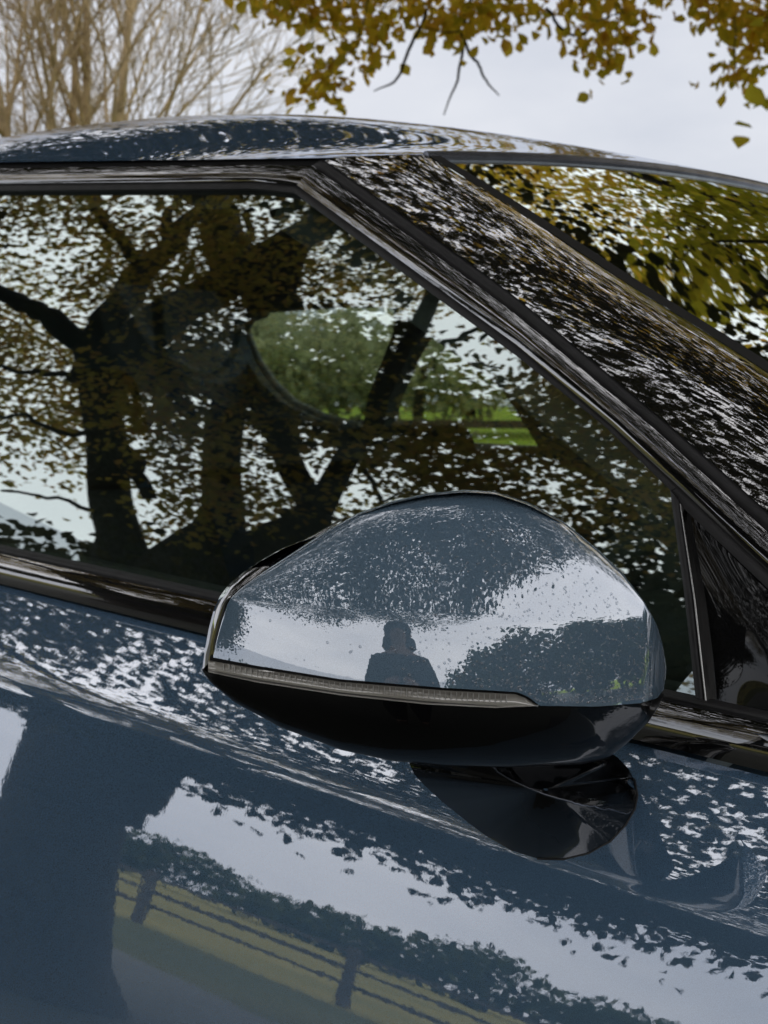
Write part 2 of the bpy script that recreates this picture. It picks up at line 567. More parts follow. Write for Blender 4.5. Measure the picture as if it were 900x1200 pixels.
# belt moulding, division bar, quarter panel
def beltmould():
    n = 90
    xs = np.linspace(XL, 1100, n)
    P, Q = [], []
    for x in xs:
        yt = belt_px(x) - (0 if x < 780 else 0)
        yb = 682 + 0.2456 * x
        col = []
        for w in np.linspace(0, 1, 9):
            y = yt + 9 * 0 + (yb + 2 - yt) * w
            col.append(hit(x, y, side_y, -0.008 - 0.004 * math.sin(math.pi * w)))
        P.append(col)
    grid_obj('belt_moulding', P, M['black'], CAR, thick=(0, 0.02, 0))
    P = []
    for x in xs:
        yt = belt_px(x) - 3 - max(0, (x - 700)) * 0.004
        P.append([hit(x, yt - 1 + 8 * w, side_y, -0.009 - 0.003 * math.sin(math.pi * w)) for w in np.linspace(0, 1, 5)])
    grid_obj('belt_seal', P, M['rubber'], CAR, thick=(0, 0.01, 0))
beltmould()
strip('division_bar', [(785, 574), (801, 690), (816, 826)], [(796, 588), (812, 700), (826, 828)], M['rubber'], CAR, -0.004, 24, 5, 0.002, 0.02)
strip('division_bar_edge', [(796, 589), (812.4, 700), (826.4, 826)], [(798.5, 592), (815, 700), (829, 827)], M['chrome'], CAR, -0.005, 24, 4, 0.001, 0.01)
def quarter():
    V = []
    for w in np.linspace(0, 1, 26):
        xl, yl = 798 + 31 * w, 591 + 237 * w
        xr, yr = 985, 772 + 85 * w
        V.append([hit(xl + (xr - xl) * u, yl + (yr - yl) * u, side_y, 0.001 - 0.006 * math.sin(math.pi * w) * math.sin(math.pi * min(1, u * 1.2))) for u in np.linspace(0, 1, 24)])
    grid_obj('quarter_panel', V, M['foot_black'], CAR, thick=(0, 0.01, 0))
quarter()

# --- A pillar, windscreen, roof
PIL = [(500, 182), (600, 241), (645, 272), (750, 345), (850, 402), (900, 437), (1010, 512), (1150, 610)]
SO = resample(SEAL_FRONT_O, 60)
PL = resample(PIL, 60)
def lift(px, py):
    return hit(px, py, side_y, 0.075)
S3 = np.array([hit(*q, side_y, -0.002) for q in SO])
L3 = np.array([lift(*q) for q in PL])
def smooth_line(P, n):
    P = P.copy()
    for _ in range(n):
        P[1:-1] = 0.25 * P[:-2] + 0.5 * P[1:-1] + 0.25 * P[2:]
    return P
S3, L3 = smooth_line(S3, 6), smooth_line(L3, 60)
nb = 17
Pp = np.zeros((60, nb, 3))
for i in range(60):
    e = L3[i] - S3[i]
    ax = S3[min(i + 1, 59)] - S3[max(i - 1, 0)]
    nrm = np.cross(e, ax)
    nrm /= np.linalg.norm(nrm)
    if nrm[1] > 0:
        nrm = -nrm
    for j in range(nb):
        w = j / (nb - 1)
        Pp[i, j] = S3[i] * (1 - w) + L3[i] * w + nrm * ((0.0015 + 0.0100 * (i / 59.0) ** 0.7) * (4 * w * (1 - w)) ** 0.9 * (0.6 + 0.8 * w))
grid_obj('pillar', Pp, M['black'], CAR)
grid_obj('pillar', mirrored(Pp)[::-1], M['black'], CAR)

hc = None
def centre_point(px, py):
    d = ray(px, py)
    return CAM + d * ((YC - CAM[1]) / d[1])
hc = centre_point(900, 219)
BUL = hc - 0.5 * (L3[0] + mirrored(L3[0]))
def across(i, w):
    """a point of the windscreen surface, row i of the pillar, w = 0..1 over the width"""
    p = L3[i] * (1 - w) + mirrored(L3[i]) * w
    return p + BUL * (1 - abs(2 * w - 1) ** 2.2)
ws = np.linspace(0, 1, 41)
WSP = np.array([[across(i, w) for w in ws] for i in range(60)])
SCREEN = grid_obj('windscreen', WSP + np.array([0, 0, -0.003]), M['screen'], CAR)
# dark border and the moulding along the edge
def edge_band(name, w0, w1, up, material, i0=0, i1=60):
    P = np.array([[across(i, w) + np.array([0.3 * up, 0, up]) for w in np.linspace(w0, w1, 5)] for i in range(i0, i1)])
    return grid_obj(name, P, material, CAR)
edge_band('windscreen_border', 0.0, 0.012, 0.0005, M['dark_gap'])
def header():
    P = []
    for w in np.linspace(0.0, 0.97, 60):
        a, b = across(0, w), across(1, w)
        t = (a - b) / np.linalg.norm(a - b)
        P.append([a + t * s + np.array([0.3, 0, 1]) * (0.0035 * math.sin(math.pi * q)) for q, s in zip(np.linspace(0, 1, 5), np.linspace(-0.004, 0.007, 5))])
    grid_obj('windscreen_moulding', P, M['alu'], CAR, thick=(0, 0, -0.004))
header()

# roof, from the gutter over to the centre and down the other side
GUT = [(378, 185), (300, 186), (150, 188), (0, 190), (XL, 203), (-700, 232)]
gut = np.array([hit(*q, side_y, -0.004) for q in resample(GUT, 40)])
ncs = 60
sl_ = np.linspace(0, 1, ncs) ** 1.35
def zc(x):
    t = np.clip(-x + hc[0], 0, 0.75)
    return hc[2] + 0.003 + 0.32 * t - 0.213 * t * t
rows = []
rel = np.linalg.norm(gut - gut[0], axis=1)
kk = np.r_[np.linspace(0, 0.4, 26)[:-1], np.linspace(0.4, rel[-1], 22)]
xf = hc[0] - S3[0][0]
for r in kk:
    g = np.array([np.interp(r, rel, gut[:, c]) for c in range(3)])
    b_ = min(1.0, r / 0.45)
    b_ = b_ * b_ * (3 - 2 * b_)
    e_z = 2.2 + 2.2 * b_
    x_c = g[0] + xf
    rise = zc(x_c) - g[2]
    rows.append(np.stack([g[0] + xf * (1 - (1 - sl_) ** 2.2), g[1] + (YC - g[1]) * sl_, g[2] + rise * (1 - (1 - sl_) ** e_z)], 1))
RF = np.array(rows)
full = np.concatenate([RF, mirrored(RF[:, :-1])[:, ::-1]], 1)
ROOF = grid_obj('roof', full, M['paint'], CAR)
grid_obj('headlining', full[:, 2:-2] + np.array([0, 0, -0.045]), M['liner'], CAR)

# --- bonnet, scuttle, floor and rear: closes the body
def bonnet():
    P = []
    for x in np.linspace(-0.02, 1.15, 14):
        row = []
        for w in np.linspace(0, 1, 21):
            y0 = float(door_y(x, zb(x) - TRIM)) + 0.02
            yy = y0 + (2 * YC - 2 * y0) * w
            row.append((x, yy, zb(x) - 0.02 - 0.10 * max(0, x) ** 1.5 + 0.05 * (1 - abs(2 * w - 1) ** 2.5) - 0.01))
        P.append(row)
    grid_obj('bonnet', P, M['paint'], CAR, thick=(0, 0, -0.02))
bonnet()
grid_obj('floor_pan', [[(-2.6, -0.05, 0.28), (-2.6, 1.6, 0.28)], [(1.2, -0.05, 0.28), (1.2, 1.6, 0.28)]], M['dark_gap'], CAR, thick=(0, 0, -0.05))
grid_obj('tailgate', [[(-2.55, 0.0, 0.3), (-2.55, 1.55, 0.3)], [(-2.57, 0.0, 1.15), (-2.57, 1.55, 1.15)], [(-2.45, 0.15, 1.5), (-2.45, 1.4, 1.5)]], M['paint'], CAR, thick=(0.03, 0, 0))

# --- far side: door panel with its window openings, glass behind them
def far_side():
    outer = [(-900, 255), (-200, 255), (300, 265), (700, 280), (1100, 300), (1180, 700), (700, 680), (300, 660), (-200, 650), (-900, 630)]
    holeA = [(289, 388), (294, 374), (312, 367), (400, 361), (478, 360), (476, 390), (462, 425), (446, 465), (440, 500), (420, 499), (380, 488), (345, 472), (322, 450), (304, 424)]
    holeB = [(462, 512), (470, 470), (492, 420), (520, 372), (545, 372), (575, 415), (605, 460), (632, 502), (645, 523), (600, 521), (530, 517)]
    tris = tessellate_polygon([[Vector((x, y, 0)) for x, y in lp] for lp in (outer, holeA, holeB)])
    pts2 = outer + holeA + holeB
    V = [hit(x, y, far=True) for x, y in pts2]
    nV = len(V)
    V += [v + np.array([0, -0.04, 0]) for v in V]
    Fs = [tuple(t) for t in tris] + [tuple(i + nV for i in t[::-1]) for t in tris]
    k = 0
    for lp in (outer, holeA, holeB):
        for i in range(len(lp)):
            a_, b_ = k + i, k + (i + 1) % len(lp)
            Fs.append((a_, b_, b_ + nV, a_ + nV))
        k += len(lp)
    link_mesh('door_lining', V, Fs, M['trim'], CAR, False)
    for loop in (holeA, holeB):
        P = [hit(x, y, far=True, off=-0.01) for x, y in loop]
        link_mesh('rear_door_glass', P, [tuple(range(len(P)))], M['clear'], CAR, False)
    # pale rubber lip along the rear door opening
    V, Fs = [], []
    pts = [hit(x, y, far=True, off=0.045) for x, y in holeA[9:] + holeA[:3]]
    tube(V, Fs, resample(pts, 30), [0.009] * 30, 6)
    link_mesh('window_lip', V, Fs, M['lip'], CAR)
far_side()
FB = np.array([[hit(x, y, far=True, off=0.0) for x in np.linspace(-900, 1180, 8)] for y in (545, 600)])

# --- interior
def rounded_box(name, c, s, r, material, parent, tilt=0.0, taper=1.0):
    bm = bmesh.new()
    bmesh.ops.create_cube(bm, size=1)
    for v in bm.verts:
        k = taper if v.co.z > 0 else 1.0
        v.co = Vector((v.co.x * s[0], v.co.y * s[1] * k, v.co.z * s[2]))
    bmesh.ops.bevel(bm, geom=list(bm.edges), offset=r, segments=4, profile=0.6, affect='EDGES')
    ca, sa = math.cos(tilt), math.sin(tilt)
    for v in bm.verts:
        x, z = v.co.x, v.co.z
        v.co.x, v.co.z = x * ca - z * sa + c[0], x * sa + z * ca + c[2]
        v.co.y += c[1]
    me = bpy.data.meshes.new(name)
    bm.to_mesh(me)
    bm.free()
    me.materials.append(material)
    me.polygons.foreach_set('use_smooth', [True] * len(me.polygons))
    o = bpy.data.objects.new(name, me)
    COL.objects.link(o)
    o.parent = parent
    o.matrix_parent_inverse = parent.matrix_basis.inverted() if parent.parent is None else parent.parent.matrix_basis.inverted() @ parent.matrix_parent_inverse.inverted() if False else parent.matrix_basis.inverted()
    return o
for ys in (0.40, 1.15):
    st = rounded_box('seat', (-1.28, ys, 0.56), (0.50, 0.46, 0.16), 0.06, M['cloth'], CAR, 0.08)
    rounded_box('backrest', (-1.55, ys, 0.86), (0.14, 0.44, 0.56), 0.06, M['cloth'], st, 0.30, 0.82)
    rounded_box('headrest', (-1.67, ys, 1.215 if ys < 1 else 1.13), (0.10, 0.25, 0.17), 0.045, M['cloth'], st, 0.22, 0.9)
rounded_box('dashboard', (-0.36, YC, 0.95), (0.42, 1.40, 0.22), 0.08, M['trim'], CAR, 0.05)
def steering():
    V, Fs = [], []
    c = np.array([-0.77, 0.40, 0.985])
    ax = np.array([-0.88, 0, 0.47])
    u = np.array([0, 1.0, 0])
    v = np.cross(ax, u)
    pts = [c + 0.185 * (math.cos(a) * u + math.sin(a) * v) for a in np.linspace(0, 2 * math.pi, 41)]
    tube(V, Fs, pts, [0.016] * 41, 8)
    for a in (0.1, math.pi - 0.1, 1.5 * math.pi):
        tube(V, Fs, [c + 0.03 * (math.cos(a) * u + math.sin(a) * v), c + 0.18 * (math.cos(a) * u + math.sin(a) * v)], [0.02, 0.014], 6)
    tube(V, Fs, [c - ax * 0.02, c + ax * 0.04], [0.07, 0.06], 14)
    tube(V, Fs, [c - ax * 0.30, c], [0.035, 0.045], 10)
    link_mesh('steering_wheel', V, Fs, M['trim'], CAR)
    rounded_box('instrument_cowl', (-0.60, 0.40, 1.06), (0.20, 0.42, 0.07), 0.03, M['trim'], CAR, 0.1)
steering()
# trim inside the near A pillar and the near door capping, seen through the glass edge
strip('pillar_trim', [(330, 222), (600, 404), (800, 575), (850, 625)], [(320, 262), (575, 445), (742, 590), (790, 700)], M['trim'], CAR, 0.030, 40, 4, 0.004, 0.02)
strip('door_capping', [(-200, 590), (300, 700), (830, 812)], [(-200, 640), (300, 740), (830, 850)], M['trim'], CAR, 0.035, 30, 4, 0.004, 0.06)
strip('roof_trim', [(XL, 225), (0, 216), (345, 216)], [(XL, 252), (0, 243), (325, 245)], M['trim'], CAR, 0.03, 30, 3, 0.003, 0.02)

# ------------------------------------------------------------------ wing mirror
Z0 = 0.735
def ip(pts):
    a = np.array(pts, float)
    return lambda x: np.interp(x, a[:, 0], a[:, 1])
cap_top = ip([(250, 768), (254, 750), (259, 731), (266, 709), (272, 699), (285, 687), (310, 669), (345, 646), (380, 623), (420, 601), (460, 587), (500, 578), (545, 574), (580, 576), (620, 589), (660, 611), (700, 643), (730, 672), (755, 705), (770, 733), (777, 757), (781, 785)])
cap_seam = ip([(250, 770.5), (300, 780), (400, 796), (520, 806), (606, 811), (620, 817), (632, 827), (700, 828), (750, 824), (770, 818), (778, 808), (781, 787)])
cap_crease = ip([(245, 699), (270, 702), (400, 718), (520, 728), (640, 731), (700, 728), (760, 722), (781, 719)])
house_top = ip([(237, 783), (243, 788), (300, 800), (400, 815.5), (500, 826), (580, 830), (632, 828), (700, 829), (750, 825), (770, 819), (778, 812)])
house_bot = ip([(237, 786), (247, 800), (275, 823), (330, 853), (400, 879), (460, 892), (520, 897), (600, 899), (680, 896), (712, 889), (735, 871), (760, 846), (772, 828), (778, 814)])
RC = 0.188
def t_plan(x):
    u = (x - 478) * Z0 / FPX
    t = math.sqrt(RC * RC - min(u * u, RC * RC * 0.95)) - RC
    if x > 752:
        q = min(1.0, (x - 752) / 30.0)
        t -= 0.030 * (1 - math.sqrt(max(0, 1 - q * q)))
    return t
def t_face(x, y):
    """height of the cap below its crease: a gently barrelled front face"""
    v = (y - float(cap_crease(x))) * Z0 / FPX
    v = max(v, 0)
    return t_plan(x) + 0.295 * v - 3.5 * v * v
def t_top(x, y):
    yc, yt = float(cap_crease(x)), float(cap_top(x))
    H = max((yc - yt), 1e-6) * Z0 / FPX
    w = min(1.0, max(0.0, (yc - y) / max(yc - yt, 1e-6)))
    return t_plan(x) - H * (0.40 * w + 0.12 * w ** 2.5) - min(0.014, H * 0.4) * (1 - max(0, 1 - w ** 9) ** 0.25)
MIR = None
def mirror_pt(x, y, t):
    return at_depth(x, y, Z0 - t)
def sheet(fun, xs, ya, yb, nv, name, material, parent, ease=False):
    P = []
    for x in xs:
        a, b = float(ya(x)), float(yb(x))
        row = []
        for w in np.linspace(0, 1, nv):
            if ease:
                w = math.sin(w * math.pi / 2)
            y = a + (b - a) * w
            row.append(mirror_pt(x, y, fun(x, y)))
        P.append(row)
    return P
xs_cap = np.r_[np.linspace(250, 275, 12)[:-1], np.linspace(275, 740, 110)[:-1], np.linspace(740, 781, 26)]
def crease_c(x):
    return max(float(cap_crease(x)), float(cap_top(x)) + 0.2) if x < 700 else min(max(float(cap_crease(x)), float(cap_top(x)) + 0.2), float(cap_seam(x)) - 0.2)
lowP = sheet(t_face, xs_cap, crease_c, cap_seam, 16, '', None, None)
upP = sheet(t_top, xs_cap, crease_c, cap_top, 26, '', None, None, True)
# join: upper + lower share the crease; the soft radius of the pressing is one extra row each side
rowsM = [list(reversed(u)) + l[1:] for u, l in zip(upP, lowP)]
MIR = grid_obj('wing_mirror', rowsM, M['cap_paint'], CAR)

def sub(name, P, material, thick=None):
    o = grid_obj(name, P, material, None, thick)
    o.parent = MIR
    return o
# black lower housing
def t_house(x, y):
    a, b = float(house_top(x)), float(house_bot(x))
    w = min(1, max(0, (y - a) / max(b - a, 1e-6)))
    H = (b - a) * Z0 / FPX
    xx = max(x, 250)
    return t_face(xx, float(cap_seam(xx))) - 0.001 - 0.10 * H * w - min(0.05, H * 0.9) * (1 - math.sqrt(max(0, 1 - w * w))) - (0.0 if x > 250 else (250 - x) * 0.0007)
xs_h = np.r_[np.linspace(237, 275, 16)[:-1], np.linspace(275, 720, 90)[:-1], np.linspace(720, 778, 24)]
sub('lower_housing', sheet(t_house, xs_h, house_top, house_bot, 20, '', None, None, True), M['foot_black'])
# dark joint under the cap, then the indicator lamp in it
xs_j = np.linspace(246, 776, 120)
def jt(x):
    return t_face(max(x, 250), float(cap_seam(max(x, 250)))) - 0.003
sub('joint', [[mirror_pt(x, float(cap_seam(x)) - 1.5 + w * (float(house_top(x)) + 3 - float(cap_seam(x))), jt(x)) for w in (0, 0.5, 1)] for x in xs_j], M['dark_gap'])
ind_top = ip([(245, 774), (300, 783.5), (400, 799), (520, 809), (604, 813.5), (616, 818), (631, 827)])
ind_bot = ip([(243, 785), (300, 796), (400, 811.5), (500, 822), (580, 827), (631, 828)])
xs_i = np.r_[np.linspace(244, 600, 110)[:-1], np.linspace(600, 631, 18)]
def lens(xs):
    return [[mirror_pt(x, float(ind_top(x)) + w * (float(ind_bot(x)) - float(ind_top(x))), jt(x) + 0.0005 + 0.0042 * math.sin(math.pi * 0.62 * w)) for w in np.linspace(0, 1, 8)] for x in xs]
LAMP = sub('indicator_lamp', lens(xs_i), M['lens'])
sub('lamp_edge', [[mirror_pt(x, float(ind_bot(x)) - 2.2 + w * (float(house_top(x)) - float(ind_bot(x)) + 1.6), jt(x) + 0.0008 + 0.0052 * w ** 0.8) for w in np.linspace(0, 1, 5)] for x in xs_i], M['satin'])
# fine ribs of the light guide
V, Fs = [], []
for x in np.arange(262, 600, 6.5):
    a, b = float(ind_top(x)) + 1.5, float(ind_bot(x)) - 3.0
    q = [mirror_pt(x + dx, y, jt(x) + 0.0050) for dx, y in ((-0.45, a), (0.45, a), (0.45, b), (-0.45, b))]
    q2 = [mirror_pt(x + dx, y, jt(x) + 0.002) for dx, y in ((-0.45, a), (0.45, a), (0.45, b), (-0.45, b))]
    k = len(V)
    V += q + q2
    Fs += [(k, k + 1, k + 2, k + 3), (k, k + 4, k + 5, k + 1), (k + 1, k + 5, k + 6, k + 2), (k + 2, k + 6, k + 7, k + 3), (k + 3, k + 7, k + 4, k)]
rb = link_mesh('light_guide_ribs', V, Fs, M['satin'], None, False)
rb.parent = MIR
# black bezel round the mirror glass, seen along the left edge
RO = [(237, 785), (240, 762), (245, 735), (251, 713), (257, 700), (267, 686), (283, 672), (305, 657), (330, 643), (352, 634), (400, 608)]
RI = [(250, 771), (252.5, 752), (258, 731), (264.5, 709), (270, 699.5), (283, 687), (296, 678), (316, 664), (340, 649), (358, 637), (402, 609)]
ro, ri = resample(RO, 60), resample(RI, 60)
P = []
for a, b in zip(ro, ri):
    row = []
    for w in np.linspace(0, 1, 9):
        q = a * (1 - w) + b * w
        xx = max(q[0], 250)
        tt = t_plan(max(b[0], 251)) - 0.010 * (1 - w) - 0.003 + 0.003 * math.sin(math.pi * w)
        if b[0] > 272:
            tt -= min(0.050, 0.0006 * (b[0] - 272)) * 1.0
        row.append(mirror_pt(q[0], q[1], tt))
    P.append(row)
sub('bezel', P, M['black'])
# back of the housing and the mirror glass, facing the driver
loop = [(x, y) for x, y in RO[:10]] + [(x, float(cap_top(x)) + 2) for x in np.linspace(380, 779, 40)] + [(x, float(house_bot(x)) - 2) for x in np.linspace(776, 240, 40)]
cxy = np.array([510.0, 740.0])
def back_t(x, k):
    return -0.035 - 0.045 * k - (x - 237) / 544 * 0.02
V, Fs = [], []
nl = len(loop)
for k, s in ((0, 0.995), (0.5, 0.985), (1, 0.93)):
    for x, y in loop:
        q = cxy + (np.array([x, y]) - cxy) * s
        t = t_plan(min(x, 752)) - 0.03 if k == 0 else min(back_t(x, k), t_plan(min(x, 752)) - 0.04)
        t = max(t, -0.066)
        V.append(mirror_pt(q[0], q[1], t))
for k in range(2):
    for i in range(nl):
        j = (i + 1) % nl
        Fs.append((k * nl + i, k * nl + j, (k + 1) * nl + j, (k + 1) * nl + i))
b = link_mesh('back_shell', V, Fs, M['black_clean'], None)
b.parent = MIR
g = link_mesh('mirror_glass', V[2 * nl:], [tuple(range(nl))], M['mirror'], None, False)
g.parent = MIR

# the foot: rises from the door shoulder, under the housing
FOOT = [(480, 884), (479, 894), (486, 908), (500, 923), (520, 941), (545, 961), (570, 980), (600, 997), (630, 1006), (660, 1007), (690, 1000), (715, 986), (733, 967), (744, 948), (747, 932), (743, 913), (735, 899), (722, 886), (700, 878), (600, 878)]
FCR = ip([(540, 880), (572, 894), (585, 906), (600, 915), (625, 926), (650, 935), (680, 942.5), (710, 948), (738, 953), (750, 954)])
def door_depth(x, y):
    return float((hit(x, y, door_y) - CAM) @ FW)
fo = resample(FOOT + [FOOT[0]], 161)[:-1]
fc = np.array([640.0, 925.0])
def foot_pt(r, q):
    x, y = fc + r * (q - fc)
    zc_ = 0.796
    wd = np.clip((q[0] - 480) / 110, 0, 1) * np.clip((q[1] - 886) / 30, 0, 1)
    wd = wd * wd * (3 - 2 * wd)
    zo = door_depth(q[0], q[1]) * wd + (0.765 + 0.05 * (q[0] - 479) / 268) * (1 - wd)
    z = zc_ + (zo - zc_) * r ** 1.6
    up = max(0.0, float(FCR(x)) - y) if x > 545 else 0.0
    z += up * 1.3 / FPX * 0.8 * (1 - r ** 8)
    return at_depth(x, y, z)
rs = np.r_[np.linspace(0.02, 0.9, 30), np.linspace(0.92, 1.0, 10)]
P2 = [[foot_pt(r, q) for r in rs] for q in np.vstack([fo, fo[:1]])]
sub('mirror_foot', P2, M['foot_black'])
V, Fs = [], []
tube(V, Fs, [foot_pt(1.0, np.array([x, y])) for x, y in FOOT[8:16]], [0.0008] * 8, 6)
o = link_mesh('foot_gasket', V, Fs, M['rubber'], None)
o.parent = MIR
V, Fs = [], []
pj = []
for x in np.linspace(570, 738, 40):
    y = float(FCR(x))
    d = np.array([x, y]) - fc
    best = None
    for r in np.linspace(0.02, 0.99, 60):
        pass
    # radius at which the crease meets this ray
    ang = np.arctan2(fo[:, 1] - fc[1], fo[:, 0] - fc[0])
    i = int(np.argmin(np.abs(np.angle(np.exp(1j * (ang - math.atan2(d[1], d[0])))))))
    r = np.linalg.norm(d) / np.linalg.norm(fo[i] - fc)
    pj.append(foot_pt(min(r, 0.99), fo[i]))
tube(V, Fs, pj, [0.0007] * len(pj), 5)
o = link_mesh('foot_joint_glint', V, Fs, M['alu'], None)  # grey line on the cover joint stands for the crease's highlight
o.parent = MIR
# rain on the cap
def raindrops():
    V, Fs = [], []
    n = 0
    while n < 1900:
        x = 300 + 475 * random.random() ** 0.6
        a, b = float(cap_top(x)), float(cap_seam(x))
        y = b - 4 - (b - a - 40) * random.random() ** 1.5
        if y < a + 25 or x > 764:
            continue
        if x < 470 and random.random() < 0.82:
            continue
        if x < 560 and random.random() < 0.5:
            continue
        cr_ = float(cap_crease(x))
        if abs(y - cr_) < 2.5:
            continue
        f = t_face if y > cr_ else t_top
        p = mirror_pt(x, y, f(x, y))
        ex = mirror_pt(x + 1, y, f(x + 1, y)) - p
        ey = mirror_pt(x, y - 1, f(x, y - 1)) - p
        nn = np.cross(ex, ey)
        nn /= np.linalg.norm(nn)
        ex /= np.linalg.norm(ex)
        ey = np.cross(nn, ex)
        r = 0.00026 + 0.00060 * random.random() ** 2.2
        k = len(V)
        V.append(p + nn * r * 0.72)
        for rr, hh in ((0.6, 0.58), (1.0, -0.03)):
            for q in range(8):
                an = q * math.pi / 4
                V.append(p + (ex * math.cos(an) + ey * math.sin(an)) * r * rr + nn * r * hh)
        for q in range(8):
            s = (q + 1) % 8
            Fs.append((k, k + 1 + q, k + 1 + s))
            Fs.append((k + 1 + q, k + 9 + q, k + 9 + s, k + 1 + s))
        n += 1
    o = link_mesh('raindrops', V, Fs, M['drop'], None, True, 'stuff')
    o.parent = MIR
raindrops()

# ------------------------------------------------------------------ trees
def reflect_side(px, py, dist):
    """where the light that mirrors in the door glass at this point comes from, dist metres out"""
    p = hit(px, py)
    g = 0.287 + 0.66 * (p[2] - zb(p[0]))
    n = np.array([-g * SL * 1.0, -1.0, g])
    n /= np.linalg.norm(n)
    d = ray(px, py)
    d = d / np.linalg.norm(d)
    r = d - 2 * (d @ n) * n
    return p + r * (dist / math.hypot(r[0], r[1])), np.linalg.norm(p - CAM) + dist / math.hypot(r[0], r[1])

class Oak:
    def __init__(s, name, loc, label, group=None):
        s.root = empty(name, loc, label, 'tree', group)
        s.tV, s.tF = [], []
        s.bV, s.bF = [], []
        s.nodes, s.nr = [], []
    def limb(s, pts, rad, k=9, trunk=False, jit=0.0):
        p = np.asarray(pts, float)
        q = resample(np.c_[p, np.asarray(rad)], max(8, 4 * len(pts)))
        if jit:
            m = len(q)
            nz_ = np.cumsum(rng.normal(size=(m, 3)) * jit, axis=0)
            nz_ -= np.linspace(0, 1, m)[:, None] * nz_[-1]
            q[:, :3] += nz_
        tube(s.tV if trunk else s.bV, s.tF if trunk else s.bF, q[:, :3], q[:, 3], k)
        for a in q:
            s.nodes.append(a[:3])
            s.nr.append(a[3])
    def grow(s, targets, start=None):
        """join every leaf cluster to the nearest wood by a bent branch"""
        T = np.asarray(targets)
        c = np.asarray(s.nodes)
        d = np.array([np.min(np.linalg.norm(c - t, axis=1)) for t in T])
        for t in T[np.argsort(d)]:
            c = np.asarray(s.nodes)
            dd = np.linalg.norm(c - t, axis=1)
            i = int(np.argmin(dd))
            L = dd[i]
            if L < 0.12:
                continue
            a = c[i]
            mid = (a + t) / 2 + rng.normal(size=3) * 0.10 * L + np.array([0, 0, 0.08 * L])
            r0 = min(s.nr[i] * 0.7, 0.008 + 0.009 * L)
            r1 = 0.005
            n = 4 if L < 1.0 else 7
            w = np.linspace(0, 1, n)[:, None]
            pts = (1 - w) ** 2 * a + 2 * w * (1 - w) * mid + w * w * t
            pts[1:-1] += rng.normal(size=(n - 2, 3)) * 0.035 * L
            rad = np.linspace(r0, r1, n)
            tube(s.bV, s.bF, pts, rad, 4)
            for q, r in zip(pts[1:], rad[1:]):
                s.nodes.append(q)
                s.nr.append(r)
    def finish(s, clusters, per, spread, size, leafm, barkm):
        link_mesh('trunk', s.tV, s.tF, barkm, s.root)
        link_mesh('branches', s.bV, s.bF, barkm, s.root, True, 'stuff')
        C_ = np.repeat(np.asarray(clusters), per, axis=0)
        pos = C_ + rng.normal(size=C_.shape) * np.array([spread, spread, spread * 0.6])
        leaf_mesh('crown', pos, size, leafm, s.root)

def clump_filter(pts, scale, seed, thr):
    """thin a cloud of points into clumps and gaps with a few random waves"""
    r = np.random.default_rng(seed)
    K = r.normal(size=(9, 3)) * scale
    ph = r.uniform(0, 6.28, 9)
    v = np.cos(pts @ K.T + ph).sum(1) / 3.0
    return pts[v > thr]

# the big oak behind the photographer: mirrored in glass, door and mirror cap
TN = np.array([-5.74, -3.97, 0.0])
oak = Oak('oak_tree', TN, 'big spreading autumn oak mirrored in the door glass and flank')
def trace(px, w):
    P, Rd = [], []
    for (x, y, d) in px:
        p, L = reflect_side(x, y, d)
        P.append(p)
        Rd.append(L / FPX)
    return P, list(np.array(Rd) * np.array(w) * 0.5)
A, ra = trace([(140, 630, 6.0), (128, 590, 6.0), (125, 520, 6.0), (112, 440, 6.0), (105, 400, 6.0)], [95, 88, 82, 76, 72])
oak.limb([TN + (0, 0, -0.1), TN + (0.02, 0, 0.25), TN + (0.03, 0.02, 0.9), TN + (0.0, 0.05, 1.7)] + [(A[0] + TN + (0, 0, 2.1)) / 2 * np.array([1, 1, 0]) + np.array([0, 0, 2.25])] + A, [0.70, 0.42, 0.33, 0.31, 0.26] + [q * 0.60 for q in ra], 16, True)
B, rb_ = trace([(262, 610, 5.9), (258, 540, 5.9), (268, 470, 5.9), (292, 425, 6.0), (325, 360, 6.1), (345, 290, 6.2), (392, 238, 6.4), (430, 200, 6.6)], [75, 66, 62, 60, 52, 48, 40, 34])
rb_ = [q * 0.70 for q in rb_]
oak.limb([TN + (0.05, 0.0, 1.2), (TN + (0.1, 0, 2.1) + B[0]) / 2] + B, [0.36, 0.33] + rb_, 12, True)
D, rd = trace([(372, 600, 5.7), (345, 560, 5.7), (318, 490, 5.7), (296, 440, 5.8), (282, 400, 6.0)], [62, 58, 50, 44, 36])
rd = [q * 0.66 for q in rd]
oak.limb([TN + (0.1, -0.05, 1.4), (TN + (0.2, -0.1, 2.2) + D[0]) / 2] + D, [0.34, 0.30] + rd, 12, True)
E_, re = trace([(372, 600, 5.7), (400, 545, 5.6), (445, 470, 5.5), (482, 400, 5.5), (510, 340, 5.6), (530, 280, 5.8)], [58, 52, 48, 42, 34, 26])
re = [q * 0.62 for q in re]
oak.limb(E_, re, 10, True)
